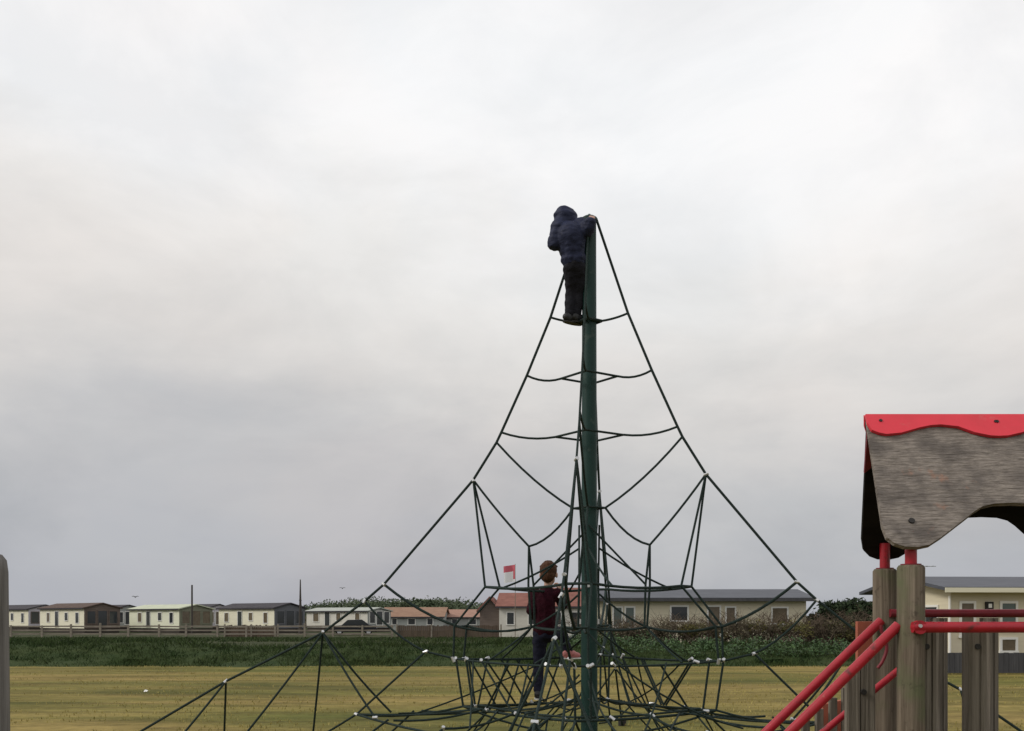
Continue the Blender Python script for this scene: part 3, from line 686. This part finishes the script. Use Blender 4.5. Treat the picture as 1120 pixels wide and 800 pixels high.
# near bungalow at right
c=at(1040,HY,30)
nb=building('bungalow',(c.x,30,0),R(4),9.5,5.2,2.47,2.84,'cream_lit','roof_slate','buff boarded bungalow with a lantern, behind the play tower','bungalow',over=.42,fascia='cream_pale',
  wins=[('front',.25,.76,1.0,2.10,'pane_brown','white'),('front',1.50,2.06,1.2,2.10,'pane_green','white'),('front',1.50,2.06,.55,1.02,'pane_brown','white'),('front',3.0,4.4,1.0,2.1,'glass','white')])
q=MB(); q.tube([(-.06,-.05,.1),(-.06,-.05,2.25)],.04,10); q.build('downpipe',M['white'],nb,True)
q=MB(); q.span((1.05,-.10,1.84),(1.27,-.002,2.08)); ln=q.build('lantern',M['bolt'],nb); q=MB(); q.span((1.11,-.112,1.90),(1.21,-.101,2.02)); q.build('lantern_glass',M['white'],ln)
win(nb,'left',.7,1.6,1.1,2.0,'glass','white'); win(nb,'left',1.75,2.5,.3,2.0,'pane_brown','white',name='door')
q=MB(); q.tube([(-.3,1.6,2.7),(-.3,1.6,3.28)],.015,6); q.tube([(-.75,1.6,3.22),(.35,1.6,3.22)],.012,6)
for i in range(5): q.tube([(-.65+i*.2,1.35,3.22),(-.65+i*.2,1.85,3.22)],.008,5)
q.build('aerial',M['grey_clad'],nb)
# low grey boarding in front of that bungalow
c0_,c1_=at(1012,HY,28.6),at(1160,HY,28.6)
lf=empty('board_fence',(c0_.x,28.6,0),0,'low dark grey close boarded fence at the foot of the near bungalow','fence')
q=MB(); n=int((c1_.x-c0_.x)/.14)
for i in range(n): q.span((i*.14,0,.03),(i*.14+.132,.025,.60+.015*random.random()))
q.build('boarding',M['fence_grey'],lf)
for i in range(0,n,13):
    q=MB(); q.span((i*.14,.027,0),(i*.14+.09,.11,.66)); q.build('post',M['fence_grey'],lf)

# ------------------------------------------------------------------ paddock fence
D=82; c0_=at(12,HY,D); c1_=at(430,HY,D)
pf=empty('post_and_rail_fence',(c0_.x,D,0),0,'bleached post and rail fence running past the caravans on top of the bank','fence')
n=14; st=(c1_.x-c0_.x)/(n-1)
for i in range(n):
    q=MB(); x=i*st+random.uniform(-.15,.15); h=1.02+random.uniform(-.06,.16); q.span((x-.075,-.06,-.1),(x+.075,.06,h)); q.build('post',M['fence'],pf)
for z in(.28,.58,.90):
    for i in range(0,n-1):
        q=MB(); dz=random.uniform(-.03,.03); q.prism([(i*st,.062,z-.06),(i*st+st,.062,z-.06+dz),(i*st+st,.062,z+.06+dz),(i*st,.062,z+.06)],(0,.04,0)); q.build('rail',M['fence'],pf)
def closeboard(px0,px1,D,h,label,m_='fence_brown'):
    c0_,c1_=at(px0,HY,D),at(px1,HY,D); w=c1_.x-c0_.x
    f=empty('board_fence',(c0_.x,D,0),0,label,'fence')
    q=MB(); n=int(w/.16)
    for i in range(n): q.span((i*.16,0,0),(i*.16+.145,.03,h+random.uniform(-.05,.05)))
    q.build('boarding',M[m_],f)
    k=max(2,int(w/2.2))
    for i in range(k+1):
        q=MB(); x=i*w/k; q.span((x-.06,-.09,0),(x+.06,-.005,h+.1)); q.build('post',M['fence_brown' if m_!='fence_brown' else 'fence'],f)
closeboard(246,304,84,.98,'dark brown close boarded fence below the slate ended caravan')
closeboard(434,548,80,.98,'brown close boarded fence between the pink roofed chalet and the red roofed house')

# ------------------------------------------------------------------ poles, flag, car, birds
def pole(px,pyt,D,r0,r1,label,arm=False):
    p=at(px,pyt,D); o=empty('utility_pole',(p.x,D,0),0,label,'pole')
    q=MB(); q.tube([(0,0,0),(0,0,p.z)],[r0,r1],10); q.build('shaft',M['pole'],o,True)
    if arm:
        q=MB(); q.tube([(-.12,0,p.z*.62),(.12,0,p.z*.62)],.05,8); q.build('collar',M['pole'],o,True)
    return o
pole(210,640,100,.10,.08,'bare straight pole rising behind the lime cream caravan')
pole(328.5,634,98,.19,.05,'tapered pole standing beside the slate ended caravan',True)
p=at(563.5,617,78); fl=empty('flagpole',(p.x,78,0),0,'white flagpole flying a small red and white flag over the red roofed house','flagpole')
q=MB(); q.tube([(0,0,0),(0,0,p.z)],[.032,.02],8); q.build('shaft',M['fence'],fl,True)
W_,H_=.95,1.3
def cloth(x0,x1,z0,z1,m_,nm):
    q=MB(); n=10; vs=[]; e_=.012 if nm=='red_stripe' else 0
    for i in range(n+1):
        x=x0+(x1-x0)*i/n
        for z in(z0,z1): vs.append((-x,-e_+.09*math.sin(x*6),p.z-.05-z-.16*x)); 
    vs2=[(a,b+.012,c) for a,b,c in vs]; m=len(vs)
    fs=[(2*i,2*i+1,2*i+3,2*i+2) for i in range(n)]+[(m+2*i,m+2*i+2,m+2*i+3,m+2*i+1) for i in range(n)]
    fs+=[(2*i,2*i+2,m+2*i+2,m+2*i) for i in range(n)]+[(2*i+1,m+2*i+1,m+2*i+3,2*i+3) for i in range(n)]
    q.add(vs+vs2,fs); return q.build(nm,M[m_],fo)
fo=empty('flag',(0,0,0)); fo.parent=fl; 
cloth(.0,.90,0,.5,'flag_red','red_cloth'); cloth(.0,.86,.505,1.3,'flag_white','white_cloth'); cloth(.02,.16,.507,1.1,'flag_red','red_stripe')
# parked car
def car(px,D,label):
    c=at(px,HY,D); o=empty('parked_car',(c.x,D,0),R(8),label,'car')
    q=MB(); pr=[(-2.05,.3),(-2.05,.72),(-1.9,.86),(-1.1,.93),(-.55,1.42),(.75,1.45),(1.45,.95),(1.95,.88),(2.1,.7),(2.1,.3)]
    q.prism([(x,-.85,z) for x,z in pr],(0,1.7,0)); q.build('body',M['car'],o,bevel=.05)
    q=MB(); q.prism([(-.98,-.862,.95),(-.5,-.862,1.36),(.7,-.862,1.38),(1.25,-.862,.95)],(0,.008,0)); q.build('side_window',M['glass'],o)
    for x in(-1.3,1.35):
        for y in(-.84,.64):
            q=MB(); q.tube([(x,y,.32),(x,y+.2,.32)],.32,20); w=q.build('wheel',M['tyre'],o,True)
            q=MB(); q.tube([(x,y-.008,.32),(x,y+.05,.32)],.19,14); q.build('rim',M['clamp'],w,True)
    for y in(-.6,.6):
        q=MB(); q.span((2.02,y-.15,.6),(2.11,y+.15,.72)); q.build('headlight',M['white'],o)
car(387,93,'black car parked behind the post and rail fence')
def bird(px,py,D,w,label):
    p=at(px,py,D); q=MB()
    pts=[(-w/2,0,.02),(-w*.28,.0,.10*w),(0,0,0),(w*.28,0,.10*w),(w/2,0,.02)]
    q.tube(pts,[.012,.05*w,.06*w,.05*w,.012],6); q.tube([(0,-.22*w,-.02),(0,0,-.02),(0,.2*w,-.01)],[.02,.09*w,.02],8)
    o=q.build('bird',M['bird'],None,True); o.location=p; tag(o,label,'bird','birds far off over the caravans')
bird(148,653,70,.5,'tiny grey bird low in the sky above the grey caravan end, the lower of two')
bird(374.5,643.5,70,.42,'tiny grey bird in the sky above the wooded rise, the higher of two')
s_=at(159,758,1); Yg=EYE*F/(757.5-HY)
q=MB(); q.add([(-.06,0,.01),(.05,-.03,.02),(.07,.05,.06),(-.03,.06,.09),(0,.02,.05)],[(0,1,4),(1,2,4),(2,3,4),(3,0,4),(0,3,2,1)])
o=q.build('paper_scrap',M['paper']); o.scale=(.7,.7,.6); o.location=((159-CX)/F*Yg,Yg,.005); tag(o,'small white scrap lying on the mown field at left','litter')

# ------------------------------------------------------------------ foliage
def leafball(mb,c,rad,n,size,flat=.25):
    for _ in range(n):
        while True:
            v=Vector((random.uniform(-1,1),random.uniform(-1,1),random.uniform(-1,1)))
            if .25<v.length<1: break
        v=v*(random.uniform(.75,1.12))
        p=Vector((c[0]+v.x*rad[0],c[1]+v.y*rad[1],c[2]+v.z*rad[2]))
        if p.z<.02: continue
        a=Vector((random.gauss(0,1),random.gauss(0,1),random.gauss(0,1))).normalized(); b=a.orthogonal().normalized()
        s=size*random.uniform(.6,1.4)
        mb.add([p-a*s,p+b*s*.45,p+a*s,p-b*s*.45],[(0,1,2,3)])
def twigs(mb,c,h,w,n,z0=0):
    for _ in range(n):
        x=c[0]+random.gauss(0,w*.25); y=c[1]+random.gauss(0,w*.2)
        t=Vector((c[0]+random.gauss(0,w*.5),c[1]+random.gauss(0,w*.35),z0+h*random.uniform(.55,1.12)))
        m=Vector((x,y,z0)).lerp(t,.5)+Vector((random.gauss(0,.08),random.gauss(0,.08),0))
        mb.tube([(x,y,z0),m,t],[.016,.010,.004],4,False)
        for k in range(4):
            f=random.uniform(.4,1); p=m.lerp(t,f); d=Vector((random.gauss(0,.2),random.gauss(0,.2),random.uniform(.05,.3)))
            mb.tube([p,p+d],[.006,.003],3,False)
def shrub(px,D,h,w,kind,label,leaf,n=700,size=.05,tw=50):
    h=h*.9
    c=at(px,HY,D); z0=bank_h(c.x,D)
    o=empty('hedge_shrub',(c.x,D,z0),0,label,'shrub','shrubs of the hedge in front of the long bungalow')
    t=MB(); twigs(t,(0,0,0),h,w,tw); t.build('stem',M['twig'],o)
    f=MB()
    for k in range(6):
        cc=(random.gauss(0,w*.27),random.gauss(0,w*.2),h*random.uniform(.25,.72))
        leafball(f,cc,(w*random.uniform(.2,.36),w*.25,h*random.uniform(.18,.32)),n//6,size)
    f.build('crown',M[leaf],o)
sh=[(650,38.5,.95,1.3,'leaf_olive'),(672,38.0,1.15,1.4,'leaf_brown'),(694,38.4,.95,1.3,'leaf_green'),(716,38.2,1.12,1.4,'leaf_brown'),(740,38.6,1.25,1.5,'leaf_brown'),(764,38.0,1.08,1.4,'leaf_olive'),
    (788,38.4,1.2,1.5,'leaf_brown'),(812,38.2,1.3,1.5,'leaf_brown'),(836,38.6,1.2,1.4,'leaf_brown'),(858,38.0,1.25,1.5,'leaf_olive'),(880,38.5,1.25,1.4,'leaf_brown'),(902,38.1,1.4,1.5,'leaf_brown'),(926,38.0,1.35,1.5,'leaf_olive'),(948,38.4,1.5,1.5,'leaf_brown')]
names=['low olive shrub directly right of the mast foot','brown twiggy shrub under the green tinted windows','low green shrub with few brown twigs in the hedge','brown shrub between the tinted windows and the dark window','tall brown shrub under the dark window of the long bungalow','olive shrub just left of the bungalow door','brown shrub in front of the bungalow door','bushy brown shrub right of the bungalow door','brown shrub below the blank wall of the long bungalow','olive shrub below the last window of the long bungalow','brown shrub at the corner of the long bungalow','brown shrub in front of the dark hedge, nearer the bungalow','olive shrub in front of the dark hedge','tallest brown shrub, beside the stair rails of the play tower']
for (px,D_,h,w,lf_),nm in zip(sh,names): shrub(px,D_,h,w,'',nm,lf_,n=900 if lf_=='leaf_brown' else 900)
# green undergrowth along the hedge foot
ug=MB()
for i in range(150):
    x=random.uniform(2.2,15); y=random.uniform(34.6,36.6); leafball(ug,(x,y,bank_h(x,y)+.17),(.35,.3,.27),44,.05)
tag(ug.build('undergrowth',M['leaf_green']),'dark green undergrowth along the foot of the hedge','undergrowth',kind='stuff')
def tree(px,D,h,w,label,leaf='leaf_dark',n=5200,size=.13):
    c=at(px,HY,D); o=empty('evergreen_tree',(c.x,D,0),0,label,'tree','dark evergreens between the two bungalows')
    t=MB(); t.tube([(0,0,0),(.05,0,h*.5),(0,.05,h*.85)],[.12,.07,.03],8)
    for k in range(7):
        a=k*.9; z=h*(.25+.08*k); t.tube([(0,0,z),(math.cos(a)*w*.35,math.sin(a)*w*.35,z+h*.15)],[.04,.015],5)
    t.build('trunk',M['bark'],o)
    f=MB()
    for k in range(14):
        a=random.random()*6.28; rr=random.random()**.5*w*.33
        leafball(f,(math.cos(a)*rr,math.sin(a)*rr,h*random.uniform(.22,.84)),(w*.24,w*.24,h*.17),n//14,size)
    f.build('crown',M[leaf],o)
tree(905,50,2.45,3.2,'dark evergreen tree beside the end of the long bungalow, the lowest of three')
tree(934,48,2.75,3.2,'dark evergreen tree in the middle of the three behind the stair rails')
tree(968,46,2.95,3.2,'dark evergreen tree behind the tower posts, the tallest of three')
fh=MB()
for _ in range(330):
    x=random.uniform(-72,-20); leafball(fh,(x,random.uniform(126,134),.5+random.random()*.7),(1.2,.9,.8),16,.28)
tag(fh.build('far_hedge',M['leaf_brown']),'low brown hedge running behind the static caravans','hedge',kind='stuff')
# wooded rise
hl=MB(); vs=[];nx_,ny_=40,10
def hill_h(x,y): 
    u=(x+25)/26.0; v=(y-235)/40.0
    return max(-.5,4.0*math.exp(-u**4*1.2)*math.exp(-v*v*1.4)-.25)
for j in range(ny_+1):
    for i in range(nx_+1):
        x=-70+110*i/nx_; y=180+110*j/ny_; vs.append((x,y,hill_h(x,y)))
hl.add(vs,[(j*(nx_+1)+i,j*(nx_+1)+i+1,(j+1)*(nx_+1)+i+1,(j+1)*(nx_+1)+i) for j in range(ny_) for i in range(nx_)])
tag(hl.build('hill',M['bank'],smooth=True),kind='structure')
wf=MB()
for _ in range(420):
    x=random.uniform(-52,2); y=random.uniform(205,240); z=hill_h(x,y)
    if z<.1: z=.1
    r=random.uniform(1.1,2.4); leafball(wf,(x,y,z+r*.6),(r*1.4,r*1.3,r*.75),34,.3)
for _ in range(70):
    x=random.gauss(-19,2.6); y=random.uniform(200,212); leafball(wf,(x,y,3.0+random.uniform(0,1.6)),(1.6,1.4,1.1),40,.4)
tag(wf.build('woodland',M['wood_far']),'far green wood along the low rise behind the chalets','woodland',kind='stuff')

# ------------------------------------------------------------------ camera, light, sky
cam=bpy.data.cameras.new('camera'); co=bpy.data.objects.new('camera',cam); col.objects.link(co)
co.location=(0,0,EYE); co.rotation_euler=(R(90),0,0)
cam.sensor_width=36; cam.sensor_fit='HORIZONTAL'; cam.lens=F/1120*36; cam.shift_y=(HY-400)/1120; cam.clip_end=6000; cam.clip_start=.05
scene.camera=co
SUN_AZ,SUN_EL=R(193),R(36)   # azimuth measured from +X, towards the left and slightly behind the camera
sd=Vector((math.cos(SUN_AZ)*math.cos(SUN_EL),math.sin(SUN_AZ)*math.cos(SUN_EL),math.sin(SUN_EL)))
sl=bpy.data.lights.new('sun','SUN'); sl.energy=1.5; sl.angle=R(14); sl.color=(1,.95,.87)
so=bpy.data.objects.new('sun',sl); col.objects.link(so); so.rotation_euler=sd.to_track_quat('Z','Y').to_euler(); so.location=(-20,-10,30)
w=bpy.data.worlds.new('World'); scene.world=w; w.use_nodes=True; nt=w.node_tree; nt.nodes.clear()
out=nt.nodes.new('ShaderNodeOutputWorld')
sky=nt.nodes.new('ShaderNodeTexSky'); sky.sky_type='NISHITA'; sky.sun_disc=False; sky.sun_elevation=SUN_EL; sky.sun_rotation=math.atan2(sd.x,sd.y); sky.dust_density=3
b1_=nt.nodes.new('ShaderNodeBackground'); b1_.inputs[1].default_value=.08; nt.links.new(sky.outputs[0],b1_.inputs[0])
tc=nt.nodes.new('ShaderNodeTexCoord'); sep=nt.nodes.new('ShaderNodeSeparateXYZ'); nt.links.new(tc.outputs['Generated'],sep.inputs[0])
def noise(scale,det,dist,loc=(0,0,0),rough=.5):
    mp=nt.nodes.new('ShaderNodeMapping'); mp.inputs['Scale'].default_value=scale; mp.inputs['Location'].default_value=loc
    n=nt.nodes.new('ShaderNodeTexNoise'); n.inputs['Scale'].default_value=1; n.inputs['Detail'].default_value=det; n.inputs['Distortion'].default_value=dist; n.inputs['Roughness'].default_value=rough
    nt.links.new(tc.outputs['Generated'],mp.inputs[0]); nt.links.new(mp.outputs[0],n.inputs['Vector']); return n.outputs['Fac']
def math_(op,a,b):
    m_=nt.nodes.new('ShaderNodeMath'); m_.operation=op
    for i,x in enumerate((a,b)):
        if isinstance(x,(int,float)): m_.inputs[i].default_value=x
        else: nt.links.new(x,m_.inputs[i])
    return m_.outputs[0]
z=sep.outputs['Z']
wob=math_('MULTIPLY',math_('SUBTRACT',noise((2.2,2.2,5.0),6,.35,(3.1,0,1.7),.55),.5),.24)
fine=math_('MULTIPLY',math_('SUBTRACT',noise((5,5,24),5,.6,(.4,2,0)),.5),.07)
zz=math_('ADD',math_('ADD',math_('ADD',z,wob),fine),math_('MULTIPLY',sep.outputs['X'],.05))
cr=nt.nodes.new('ShaderNodeValToRGB'); E=cr.color_ramp; E.interpolation='B_SPLINE'
stops=[(0.0,(.45,.46,.50)),(.05,(.50,.51,.54)),(.11,(.53,.535,.55)),(.165,(.585,.588,.597)),(.21,(.69,.68,.665)),(.28,(.81,.795,.77)),(.35,(.90,.888,.868)),(.42,(1.0,.998,1.0)),(.6,(1.0,1.0,1.0)),(1,(.80,.80,.81))]
while len(E.elements)<len(stops): E.elements.new(.5)
for e,(p,cc) in zip(E.elements,stops): e.position=p; e.color=(*cc,1)
nt.links.new(zz,cr.inputs[0])
tint=nt.nodes.new('ShaderNodeValToRGB'); te=tint.color_ramp.elements; te[0].position=.35; te[1].position=.65; te[0].color=(.96,.97,.98,1); te[1].color=(1.03,1.0,.988,1)
nt.links.new(noise((2.6,2.6,4),5,.4,(0,5,2)),tint.inputs[0])
mu=nt.nodes.new('ShaderNodeMix'); mu.data_type='RGBA'; mu.blend_type='MULTIPLY'; mu.inputs['Factor'].default_value=1
nt.links.new(cr.outputs[0],mu.inputs['A']); nt.links.new(tint.outputs[0],mu.inputs['B'])
cl=nt.nodes.new('ShaderNodeValToRGB'); ce=cl.color_ramp.elements; ce[0].position=.36; ce[1].position=.62; ce[0].color=(.925,.93,.935,1); ce[1].color=(1.05,1.045,1.04,1)
nt.links.new(noise((4.2,4.2,7.5),8,.35,(1.3,.6,4.1),.58),cl.inputs[0])
mu2=nt.nodes.new('ShaderNodeMix'); mu2.data_type='RGBA'; mu2.blend_type='MULTIPLY'; mu2.inputs['Factor'].default_value=1
nt.links.new(mu.outputs['Result'],mu2.inputs['A']); nt.links.new(cl.outputs[0],mu2.inputs['B']); mu=mu2
b2_=nt.nodes.new('ShaderNodeBackground'); b2_.inputs[1].default_value=1.0; nt.links.new(mu.outputs['Result'],b2_.inputs[0])
ms=nt.nodes.new('ShaderNodeMixShader'); ms.inputs[0].default_value=.94
nt.links.new(b1_.outputs[0],ms.inputs[1]); nt.links.new(b2_.outputs[0],ms.inputs[2]); nt.links.new(ms.outputs[0],out.inputs[0])
vs_=scene.view_settings; vs_.view_transform='Standard'; vs_.look='None'; vs_.exposure=0; vs_.gamma=1
